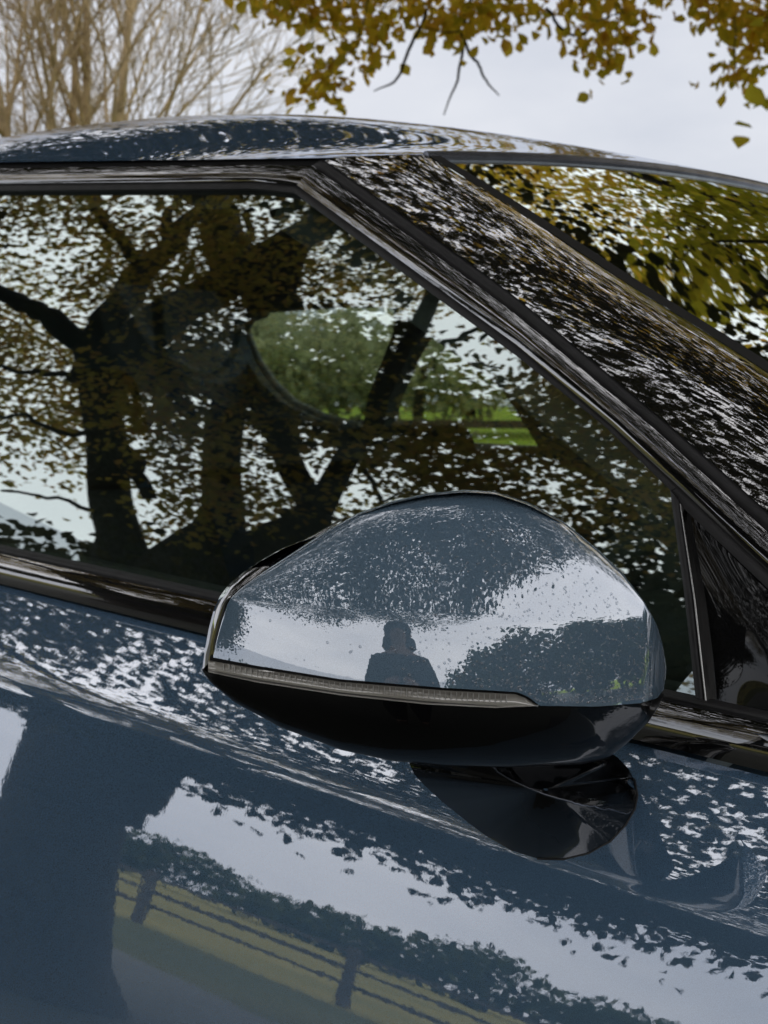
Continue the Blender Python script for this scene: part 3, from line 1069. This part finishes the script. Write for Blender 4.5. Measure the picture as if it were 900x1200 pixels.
for pts, w in [
    ([(105, 405, 6.0), (72, 383, 6.0), (28, 348, 6.0), (-30, 310, 6.1), (-90, 280, 6.3)], [52, 46, 40, 32, 24]),
    ([(105, 405, 6.0), (150, 345, 6.0), (165, 318, 6.1), (197, 292, 6.2), (245, 245, 6.4), (270, 200, 6.6)], [60, 52, 46, 40, 30, 24]),
    ([(160, 325, 6.05), (136, 280, 6.1), (105, 238, 6.2), (80, 200, 6.3)], [26, 22, 18, 14]),
    ([(128, 420, 6.0), (175, 450, 5.8), (230, 510, 5.6)], [26, 22, 14]),
    ([(125, 500, 6.0), (160, 530, 5.9), (175, 585, 5.7)], [36, 32, 24]),
    ([(105, 440, 6.0), (75, 440, 5.8), (0, 428, 5.5), (-60, 420, 5.3)], [18, 14, 10, 7]),
    ([(110, 505, 6.0), (85, 512, 5.8), (40, 490, 5.5), (-30, 482, 5.2)], [16, 13, 9, 6]),
    ([(118, 600, 6.0), (80, 590, 5.7), (0, 575, 5.3)], [12, 9, 6]),
    ([(190, 295, 6.2), (205, 260, 6.3), (215, 215, 6.4)], [22, 18, 14]),
    ([(330, 350, 6.1), (300, 300, 6.4), (285, 250, 6.8)], [20, 16, 12]),
    ([(470, 430, 5.5), (530, 395, 5.3), (600, 375, 5.0)], [16, 12, 8]),
    ([(420, 510, 5.6), (435, 540, 5.5), (445, 590, 5.4)], [14, 12, 9]),
]:
    q, r_ = trace(pts, np.array(w) * 0.78)
    oak.limb(q, r_, 7, False, 0.02)
# great limbs out over the car
for end, r0 in (((-8.8, -1.0, 6.5), 0.18), ((-8.5, -6.2, 6.0), 0.17), ((-4.8, -7.4, 5.8), 0.16), ((-5.0, -2.0, 8.4), 0.18)):
    s0 = np.array(B[4]) if end[1] > -2 else np.array(A[3])
    e = np.array(end)
    m1 = s0 * 0.6 + e * 0.4 + np.array([0, 0, 0.9])
    oak.limb([s0, m1, s0 * 0.25 + e * 0.75 + np.array([0, 0, 0.5]), e], [r0, r0 * 0.75, r0 * 0.5, r0 * 0.25], 8, False, 0.05)
cl = []
def sight(p, o):
    return np.degrees(np.arctan2(p[:, 1] - o[1], p[:, 0] - o[0])), np.degrees(np.arctan2(p[:, 2] - o[2], np.hypot(p[:, 0] - o[0], p[:, 1] - o[1])))
# the roof of leaves over the car
c0 = np.stack([rng.uniform(-10.5, 3.6, 12000), rng.uniform(-8.5, 6.0, 12000), rng.uniform(4.3, 8.2, 12000)], 1)
r2 = ((c0[:, 0] + 3.7) / 7.7) ** 2 + ((c0[:, 1] + 1.8) / 7.6) ** 2
c0 = c0[(r2 < 1) & (c0[:, 2] < 8.6 - 2.6 * r2[:]) ] if True else c0
az, el = sight(c0, (-0.5, -0.15, 1.1))
emin = np.interp(az, [-180, -112, -60, -32, -12, 0, 38, 48, 60, 180], [24, 25, 27, 29, 42, 43, 41, 30, 28, 27])
c0 = c0[el > emin]
c0 = clump_filter(c0, 1.9, 37, -0.42)[:2600]
# the front edge of the crown, over the bonnet
a_ = np.radians(rng.uniform(-75, 75, 900))
e_ = np.radians(np.interp(np.degrees(a_), [-75, -32, -12, 0, 38, 48, 75], [27, 29, 43, 44, 42, 30, 28]) + 40 * rng.random(900) ** 1.3)
z_ = rng.uniform(4.4, 6.4, 900)
d_ = (z_ - 1.15) / np.tan(e_)
c3 = np.stack([-0.5 + d_ * np.cos(a_), -0.2 + d_ * np.sin(a_), z_], 1)
c3 = clump_filter(c3[d_ < 7.5], 1.5, 8, -0.10)
c0 = np.concatenate([c0, c3])
# boughs behind the car that darken the roof's edge
a_ = np.radians(rng.uniform(128, 172, 230))
e_ = np.radians(rng.uniform(24, 46, 230))
d_ = rng.uniform(4.2, 7.5, 230)
c4 = np.stack([-1.2 + d_ * np.cos(a_), 0.2 + d_ * np.sin(a_), 1.5 + d_ * np.tan(e_)], 1)
c4 = c4[sight(c4, CAM)[1] > 19.5]
c0 = np.concatenate([c0, c4])
# low boughs between the trunk and the car, down towards the grass
u = rng.random((1750, 3))
a_ = np.radians(-150 + 46 * u[:, 0])
e_ = np.radians(8 + 16 * u[:, 1])
d_ = 5.2 + 4.6 * u[:, 2]
c2 = np.stack([-0.8 + d_ * np.cos(a_), d_ * np.sin(a_), 1.05 + d_ * np.tan(e_)], 1)
c2 = clump_filter(c2, 1.5, 5, -0.35)
az, el = sight(c2, (-0.8, 0, 1.25))
c2 = c2[~((az < -134) & (el > 13))]
c0 = np.concatenate([c0, c2])
az, el = sight(c0, (-0.8, 0, 1.25))
c0 = c0[~(((az < -141) & (az > -172) & (el > 10.5) & (el < 42)) | ((az < -122) & (az > -172) & (el > 20) & (el < 42)))]
print('crown clusters', len(c0))
# lower boughs that fill the pane, with gaps where the sky shows
w_ = []
for _ in range(900):
    x, y = rng.uniform(-220, 800), rng.uniform(190, 640)
    if x < 200 and y > 560:
        continue
    if 525 < x < 650 and 370 < y < 465:
        continue
    if rng.random() < 0.15 * (x < 260):
        continue
    w_.append(reflect_side(x, y, rng.uniform(4.6, 7.6))[0])
w_ = clump_filter(np.array(w_), 2.2, 11, 0.02)
# dark clusters added to the tree, so the pane mirrors dark and shows the cabin
h_ = []
for x0, x1, y0, y1, m_ in ((285, 480, 385, 505, 50), (455, 650, 470, 530, 40), (600, 800, 500, 720, 70)):
    for _ in range(m_):
        h_.append(reflect_side(rng.uniform(x0, x1), rng.uniform(y0, y1), rng.uniform(5.4, 7.4))[0])
c0 = np.concatenate([c0, clump_filter(np.array(h_), 2.0, 4, -0.3)])
print('pane clusters', len(w_))
cl = np.concatenate([c0, w_])
oak.grow(cl)
oak.finish(w_, 110, 0.20, 0.056, M['oak'], M['bark'])
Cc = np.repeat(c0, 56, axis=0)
leaf_mesh('crown', Cc + rng.normal(size=Cc.shape) * np.array([0.27, 0.27, 0.16]), 0.092, M['oak_shade'], oak.root)

# second oak on the far side: its boughs hang into the top of the picture and mirror in the windscreen
TF = np.array([-2.4, 8.6, 0.0])
oak2 = Oak('oak_tree', TF, 'turning oak whose yellow-brown boughs hang over the roof of the car')
oak2.limb([TF + (0, 0, -0.1), TF + (0, 0, 0.4), TF + (0.1, 0.1, 2.0), TF + (0.0, 0, 3.6), TF + (-0.3, 0, 5.5), TF + (-0.2, 0.2, 7.5)], [0.6, 0.45, 0.4, 0.34, 0.26, 0.12], 14, True)
for end in ((-8.6, 7.6, 5.6), (-6.5, 5.0, 5.6), (1.8, 5.5, 5.8), (3.0, 9.5, 5.8), (-1, 13.5, 6), (-6.5, 12, 6.2)):
    e = np.array(end)
    s0 = TF + np.array([0, 0, 3.4])
    oak2.limb([s0, s0 * 0.6 + e * 0.4 + (0, 0, 1.0), s0 * 0.25 + e * 0.75 + (0, 0, 0.7), e], [0.15, 0.09, 0.06, 0.02], 8, False, 0.06)
c1 = rng.uniform(-1, 1, (5200, 3))
c1 = c1[np.linalg.norm(c1, axis=1) < 1]
c1 = c1 * np.array([7.2, 6.2, 3.0]) + np.array([-2.8, 8.0, 7.6])
def elev_px(p):
    v = p - CAM
    z = v @ FW
    return 450 + FPX * (v @ RT) / z, 600 - FPX * (v @ UP) / z
ok = []
for p in c1:
    x, y = elev_px(p)
    ok.append(not (-60 < x < 960 and y > -70))
c1 = clump_filter(c1[np.array(ok)], 1.2, 21, -0.15)[:1100]
az, el = sight(c1, (-0.53, 0.2, 1.3))
c1 = c1[~((az > 98) & (az < 117) & (el > 24) & (el < 39) & (np.hypot(c1[:, 0], c1[:, 1]) < 8.5))]
# hanging sprays in the picture
sp = []
def spray(poly, n, d0, d1):
    p = np.array(poly, float)
    lo, hi = p.min(0), p.max(0)
    k = 0
    while k < n:
        q = rng.uniform(lo, hi)
        ins = False
        j = len(p) - 1
        for i in range(len(p)):
            if (p[i, 1] > q[1]) != (p[j, 1] > q[1]) and q[0] < (p[j, 0] - p[i, 0]) * (q[1] - p[i, 1]) / (p[j, 1] - p[i, 1]) + p[i, 0]:
                ins = not ins
            j = i
        if ins:
            sp.append(at_depth(q[0], q[1], rng.uniform(d0, d1)))
            k += 1
spray([(290, -60), (480, -60), (470, 35), (420, 75), (400, 110), (362, 122), (350, 85), (345, 30), (285, 5)], 62, 8.6, 9.6)
spray([(480, -60), (640, -60), (630, 10), (560, 45), (500, 60), (470, 40)], 36, 8.6, 9.6)
spray([(630, -60), (780, -60), (745, 35), (715, 82), (680, 70), (670, 45), (640, 10)], 30, 8.4, 9.4)
spray([(770, -60), (980, -60), (980, 90), (905, 60), (840, 40), (800, 30)], 40, 8.4, 9.2)
spray([(835, 75), (865, 80), (860, 100), (840, 100)], 3, 8.4, 8.8)
sp = np.array(sp)
allc = np.concatenate([c1, sp])
oak2.grow(allc)
# a few bare hanging twigs
for pts in ([(560, -30), (541, 20), (538, 70), (534, 98), (520, 135)], [(535, 30), (548, 62), (560, 72), (570, 95), (585, 112)], [(500, 10), (478, 62), (470, 84), (460, 99), (438, 107)], [(640, 10), (655, 30), (672, 42), (690, 36)]):
    oak2.limb([at_depth(x, y, 9.0) for x, y in pts], [0.012, 0.011, 0.010, 0.008, 0.004][:len(pts)], 5, False, 0.004)
link_mesh('trunk', oak2.tV, oak2.tF, M['bark'], oak2.root)
link_mesh('branches', oak2.bV, oak2.bF, M['bark'], oak2.root, True, 'stuff')
Cc = np.repeat(c1, 40, axis=0)
leaf_mesh('crown', Cc + rng.normal(size=Cc.shape) * np.array([0.3, 0.3, 0.18]), 0.105, M['oak2'], oak2.root)
Cc = np.repeat(sp, 17, axis=0)
Pl = Cc + rng.normal(size=Cc.shape) * np.array([0.095, 0.095, 0.07])
v_ = Pl - CAM
zz = v_ @ FW
infr = (np.abs(v_ @ RT / zz) * FPX < 450) & (np.abs(v_ @ UP / zz) * FPX < 600)
near = np.argsort(np.where(infr, zz, 1e9))[:290]           # the leaves that show largest, one by one
rest = np.setdiff1d(np.arange(len(Pl)), near)
leaf_mesh('crown', Pl[rest], 0.085, M['oak2'], oak2.root, droop=0.5)
lm = []
for k in range(4):
    w_k, c_k = 0.26 + 0.03 * k, 0.06 + 0.05 * k
    me = bpy.data.meshes.new('leaf')
    me.from_pydata([(0, 0, 0), (w_k * 0.7, 0.32, c_k), (w_k, 0.68, c_k), (0, 1, -0.1), (-w_k, 0.68, c_k), (-w_k * 0.7, 0.32, c_k)], [], [(0, 1, 2, 3), (0, 3, 4, 5)])
    me.materials.append(M['oak2_leaf'])
    lm.append(me)
for q in near:
    o = bpy.data.objects.new('leaf', lm[q % 4])
    COL.objects.link(o)
    o.parent = oak2.root
    o.matrix_parent_inverse = oak2.root.matrix_basis.inverted()
    d = rng.normal(size=3) - np.array([0, 0, 0.7])
    o.location = Pl[q]
    o.rotation_euler = (Vector(d).to_track_quat('Y', 'Z').to_matrix() @ __import__('mathutils').Matrix.Rotation(rng.uniform(0, 6.28), 3, 'Y')).to_euler()
    k = 0.085 * rng.uniform(0.65, 1.25)
    o.scale = (k, k, k)

# bare tree on the left
def bare_tree(base, label):
    root = empty('bare_tree', base, label, 'tree')
    V, Fs = [], []
    V2, F2 = [], []
    def br(p, d, L, r, lev):
        n = 6
        pts = [p]
        q = p.copy()
        dd = d.copy()
        for i in range(n - 1):
            dd = dd + rng.normal(size=3) * 0.06 + np.array([0, 0, 0.03])
            dd /= np.linalg.norm(dd)
            q = q + dd * L / (n - 1)
            pts.append(q.copy())
        rad = np.linspace(r, r * 0.45, n)
        tube(V2 if lev else V, F2 if lev else Fs, pts, rad, 6 if lev < 2 else 3)
        if lev >= 4:
            return
        kids = (8, 6, 5, 4)[lev]
        for k in range(kids):
            w = rng.uniform(0.25, 1.0)
            i = min(n - 2, int(w * (n - 1)))
            b = np.array(pts[i]) + (np.array(pts[i + 1]) - np.array(pts[i])) * (w * (n - 1) - i)
            t = np.array(pts[i + 1]) - np.array(pts[i])
            t /= np.linalg.norm(t)
            o = rng.normal(size=3)
            o -= (o @ t) * t
            o /= np.linalg.norm(o)
            a = rng.uniform(0.35, 0.75)
            nd = t * math.cos(a) + o * math.sin(a)
            nd[2] = abs(nd[2]) * 0.9 + 0.1
            nd /= np.linalg.norm(nd)
            br(b, nd, L * rng.uniform(0.42, 0.66), max(r * (1 - 0.55 * w) * 0.5, 0.006), lev + 1)
    for k in range(5):
        a = k * 1.3
        br(np.array(base) + np.array([0.15 * math.cos(a), 0.15 * math.sin(a), 0]), np.array([0.16 * math.cos(a), 0.16 * math.sin(a), 1.0]), rng.uniform(5.5, 7.5), 0.10, 0)
    link_mesh('trunk', V, Fs, M['bare_bark'], root)
    link_mesh('branches', V2, F2, M['bare_bark'], root, True, 'stuff')
bt = at_depth(70, 475, 19.0)
bare_tree((bt[0], bt[1], 0.0), 'leafless pale tree with fanned stems behind the roof at left')

# belts of trees round the field
def far_tree(loc, H, Rr, material, label, group, leaf=0.45, n=900, name='tree'):
    root = empty(name, loc, label, 'tree', group)
    V, Fs = [], []
    l = np.array(loc, float)
    tube(V, Fs, [l + (0, 0, -0.1), l + (0.1, 0, H * 0.3), l + (0, 0.1, H * 0.8)], [0.05 * Rr + 0.05, 0.04 * Rr, 0.02], 8)
    for k in range(7):
        a = k * 0.9
        s0 = l + (0, 0, H * (0.25 + 0.06 * k))
        tube(V, Fs, [s0, s0 + (Rr * 0.6 * math.cos(a), Rr * 0.6 * math.sin(a), H * 0.14)], [0.04, 0.012], 5)
    link_mesh('trunk', V, Fs, M['bark'], root)
    nc = 34
    q = rng.normal(size=(nc, 3))
    q /= np.linalg.norm(q, axis=1)[:, None]
    q *= rng.uniform(0.45, 1.0, nc)[:, None]
    c = l + q * np.array([Rr, Rr, H * 0.47]) + np.array([0, 0, H * 0.48])
    Cc_ = np.repeat(c, n // nc, axis=0)
    pos = Cc_ + rng.normal(size=Cc_.shape) * np.array([Rr * 0.20, Rr * 0.20, H * 0.07])
    pos[:, 2] = np.maximum(pos[:, 2], 0.05)
    leaf_mesh('crown', pos, leaf, material, root, aspect=0.7)

ORD = ['first','second','third','fourth','fifth','sixth','seventh','eighth','ninth','tenth','eleventh','twelfth','thirteenth','fourteenth','fifteenth','last']
for i in range(9):
    px = 180 + 62 * i
    d = 60 + 5 * math.sin(i * 2.1)
    p = at_depth(px, 475, d)
    far_tree((p[0], p[1], 0.9), 4.8 + 0.5 * math.sin(i * 1.7), 3.4, M['green'], 'hazy green tree across the field behind the car, %s from the left of its row' % ORD[i], 'trees across the far field', 0.42, 1700)
for i in range(7):
    far_tree((15 + 1.5 * math.sin(i * 2), -5 + 4.0 * i, 0), 7.4 + 1.2 * math.sin(i * 1.3), 3.2, M['dkgreen'], 'dark green tree ahead of the car mirrored in the cap, %s from the camera side' % ORD[i], 'trees ahead of the car', 0.50, 3000)
for i in range(16):
    far_tree((-105 + 12 * i, -88 + 4 * math.sin(i * 2.3), 0), 5.8 + 1.6 * math.sin(i * 1.9), 8.0, M['dkgreen'], 'low distant tree mirrored along the door above the fence, %s from the rear' % ORD[i], 'distant trees behind the photographer', 0.9, 1300)
far_tree((-2.30, 5.9, 0), 6.5, 0.95, M['lime'], 'slender yellow-green tree mirrored in the corner of the windscreen', None, 0.11, 4200)

# fences
def fence(name, a, b, label, gap=2.2, hgt=1.12, rails=(1.04, 0.72, 0.40), pw=0.11, rh=0.10):
    a, b = np.array(a, float), np.array(b, float)
    root = empty(name, a, label, 'fence')
    L = np.linalg.norm(b - a)
    t = (b - a) / L
    s = np.array([-t[1], t[0], 0])
    n = int(L / gap)
    def boxm(c, hx, hy, z0, z1, nm):
        V = [c + t * sx * hx + s * sy * hy + np.array([0, 0, z]) for z in (z0, z1) for sx, sy in ((-1, -1), (1, -1), (1, 1), (-1, 1))]
        F_ = [(0, 3, 2, 1), (4, 5, 6, 7), (0, 1, 5, 4), (1, 2, 6, 5), (2, 3, 7, 6), (3, 0, 4, 7)]
        link_mesh(nm, V, F_, M['fence'], root, False)
    for i in range(n + 1):
        boxm(a + t * gap * i, pw / 2, pw / 2, -0.1, hgt + 0.02 * math.sin(i * 5.1), 'post')
        if i < n:
            for z in rails:
                boxm(a + t * gap * (i + 0.5) - s * (pw / 2 + 0.02), gap * 0.51, 0.018, z - rh / 2 + 0.012 * math.sin(i * 3 + z * 9), z + rh / 2, 'rail')
fence('rail_fence', (-24, 10.6, 0), (4, 12.6, 0), 'wooden rail fence seen through the car windows beyond the far side')
fence('rail_fence', (-34, -11.5, 0), (14, -12.5, 0), 'wooden rail fence mirrored in the lower door', 3.4, 1.0, (0.88, 0.62, 0.36), 0.12, 0.065)

# ------------------------------------------------------------------ photographer, mirrored in the cap
def person():
    base = np.array([0.215, -0.99, 0.0])
    bk = np.array([math.cos(PHI), -math.sin(PHI), 0])     # away from the mirror
    sd = np.array([-bk[1], bk[0], 0])
    root = empty('person', base, 'photographer in a dark hooded coat and hat holding up a phone, mirrored in the cap', 'person')
    def J(s, b, z):
        return tuple(base + sd * s + bk * b + np.array([0, 0, z]))
    def skin(name, joints, edges, material, k=2):
        me = bpy.data.meshes.new(name)
        me.from_pydata([j[0] for j in joints], edges, [])
        o = bpy.data.objects.new(name, me)
        COL.objects.link(o)
        bm = bmesh.new()
        bm.from_mesh(me)
        lay = bm.verts.layers.skin.verify()
        bm.verts.ensure_lookup_table()
        for v, j in zip(bm.verts, joints):
            v[lay].radius = (j[1], j[2] if len(j) > 2 else j[1])
        bm.verts[0][lay].use_root = True
        bm.to_mesh(me)
        bm.free()
        o.modifiers.new('skin', 'SKIN').use_smooth_shade = True
        sm = o.modifiers.new('sub', 'SUBSURF')
        sm.levels = sm.render_levels = k
        me.materials.append(material)
        o.parent = root
        o.matrix_parent_inverse = root.matrix_basis.inverted()
        return o
    # hands end at the phone, just behind the camera
    ph = CAM + bk * 0.030 + np.array([0, 0, -0.075])
    def side(k):
        hand = ph + sd * 0.055 * k + bk * 0.02
        elbow = base + sd * 0.22 * k + bk * -0.04 + np.array([0, 0, 1.05])
        sh = base + sd * 0.165 * k + np.array([0, 0, 1.38])
        return sh, elbow, hand
    s1, e1, h1 = side(1)
    s2, e2, h2 = side(-1)
    body = [(J(0, 0, 0.95), .13, .10), (J(0, 0, 1.15), .13, .10), (J(0, 0, 1.36), .14, .10), (J(0, 0, 1.49), .055), (J(0, -.02, 1.56), .06), (J(0, -.03, 1.64), .085, .095), (J(0, -.02, 1.72), .06),
            (tuple(s1), .06), (tuple(e1), .045), (tuple(h1 + (e1 - h1) * 0.25), .03), (tuple(h1), .028), (tuple(s2), .06), (tuple(e2), .045), (tuple(h2 + (e2 - h2) * 0.25), .03), (tuple(h2), .028),
            (J(.09, 0, .86), .085), (J(.10, -.01, .48), .06), (J(.10, .02, .09), .04), (J(.10, -.12, .04), .035), (J(-.09, 0, .86), .085), (J(-.10, -.01, .48), .06), (J(-.10, .02, .09), .04), (J(-.10, -.12, .04), .035)]
    ed = [(0, 1), (1, 2), (2, 3), (3, 4), (4, 5), (5, 6), (2, 7), (7, 8), (8, 9), (9, 10), (2, 11), (11, 12), (12, 13), (13, 14), (0, 15), (15, 16), (16, 17), (17, 18), (0, 19), (19, 20), (20, 21), (21, 22)]
    # nose, fingers and thumbs
    def add(par, p, r):
        body.append((tuple(p), r))
        ed.append((par, len(body) - 1))
        return len(body) - 1
    add(5, np.array(J(0, -.135, 1.63)), .012)
    for hi, hp, k in ((10, h1, -1), (14, h2, 1)):
        for f in range(4):
            a = add(hi, hp + np.array([0, 0, 0.03 - 0.02 * f]) + sd * 0.035 * k - bk * 0.028, .0085)
            add(a, hp + np.array([0, 0, 0.03 - 0.02 * f]) + sd * (0.06 - 0.005 * abs(f - 1)) * k - bk * 0.012, .0075)
        add(hi, hp + np.array([0, 0, 0.045]) + sd * 0.03 * k + bk * 0.01, .0095)
    skin('body', body, ed, M['skin'])
    skin('coat', [(J(0, 0, 0.84), .23, .17), (J(0, 0, 1.10), .23, .17), (J(0, 0, 1.34), .17, .13), (J(0, 0.02, 1.46), .13),
                  (tuple(s1), .075), (tuple(e1), .065), (tuple(h1 + (e1 - h1) * .3), .045), (tuple(s2), .075), (tuple(e2), .065), (tuple(h2 + (e2 - h2) * .3), .045)],
         [(0, 1), (1, 2), (2, 3), (2, 4), (4, 5), (5, 6), (2, 7), (7, 8), (8, 9)], M['coat'])
    for k in (1, -1):
        skin('trouser_leg', [(J(.09 * k, 0, .90), .10), (J(.10 * k, -.01, .48), .078), (J(.10 * k, .02, .10), .06)], [(0, 1), (1, 2)], M['trousers'])
        skin('shoe', [(J(.10 * k, .05, .045), .045), (J(.10 * k, -.06, .05), .05), (J(.10 * k, -.19, .035), .036)], [(0, 1), (1, 2)], M['shoe'])
    bm = bmesh.new()
    bmesh.ops.create_icosphere(bm, subdivisions=3, radius=1.0)
    for v in bm.verts:
        v.co = Vector(J(v.co.x * .108, v.co.y * .125 + .01, 1.685 + v.co.z * .105 + (0.03 if v.co.z < -0.3 else 0)))
    me = bpy.data.meshes.new('knitted_hat')
    bm.to_mesh(me)
    bm.free()
    me.materials.append(M['coat'])
    me.polygons.foreach_set('use_smooth', [True] * len(me.polygons))
    o = bpy.data.objects.new('knitted_hat', me)
    COL.objects.link(o)
    o.parent = root
    o.matrix_parent_inverse = root.matrix_basis.inverted()
    for k in (1, -1):
        skin('ear', [(J(.088 * k, -.015, 1.615), .012), (J(.094 * k, -.01, 1.645), .014)], [(0, 1)], M['skin'])
        skin('eye', [(J(.032 * k, -.118, 1.655), .010), (J(.032 * k, -.120, 1.657), .010)], [(0, 1)], M['hair'])
    skin('hood', [(J(0, .08, 1.48), .15), (J(0, .08, 1.58), .145), (J(0, .06, 1.69), .125)], [(0, 1), (1, 2)], M['coat'])
    skin('hair', [(J(0, .055, 1.60), .06), (J(0, .05, 1.68), .085)], [(0, 1)], M['hair'])
    # phone
    V = []
    for b_ in (0.012, 0.020):
        for s_, z_ in ((-.037, -.125), (.037, -.125), (.037, .025), (-.037, .025)):
            V.append(CAM + bk * (b_ + 0.01) + sd * s_ + np.array([0, 0, z_]))
    o = link_mesh('phone', V, [(0, 3, 2, 1), (4, 5, 6, 7), (0, 1, 5, 4), (1, 2, 6, 5), (2, 3, 7, 6), (3, 0, 4, 7)], M['black_clean'], None, False)
    o['label'], o['category'] = 'black phone held upright by the photographer', 'phone'
person()
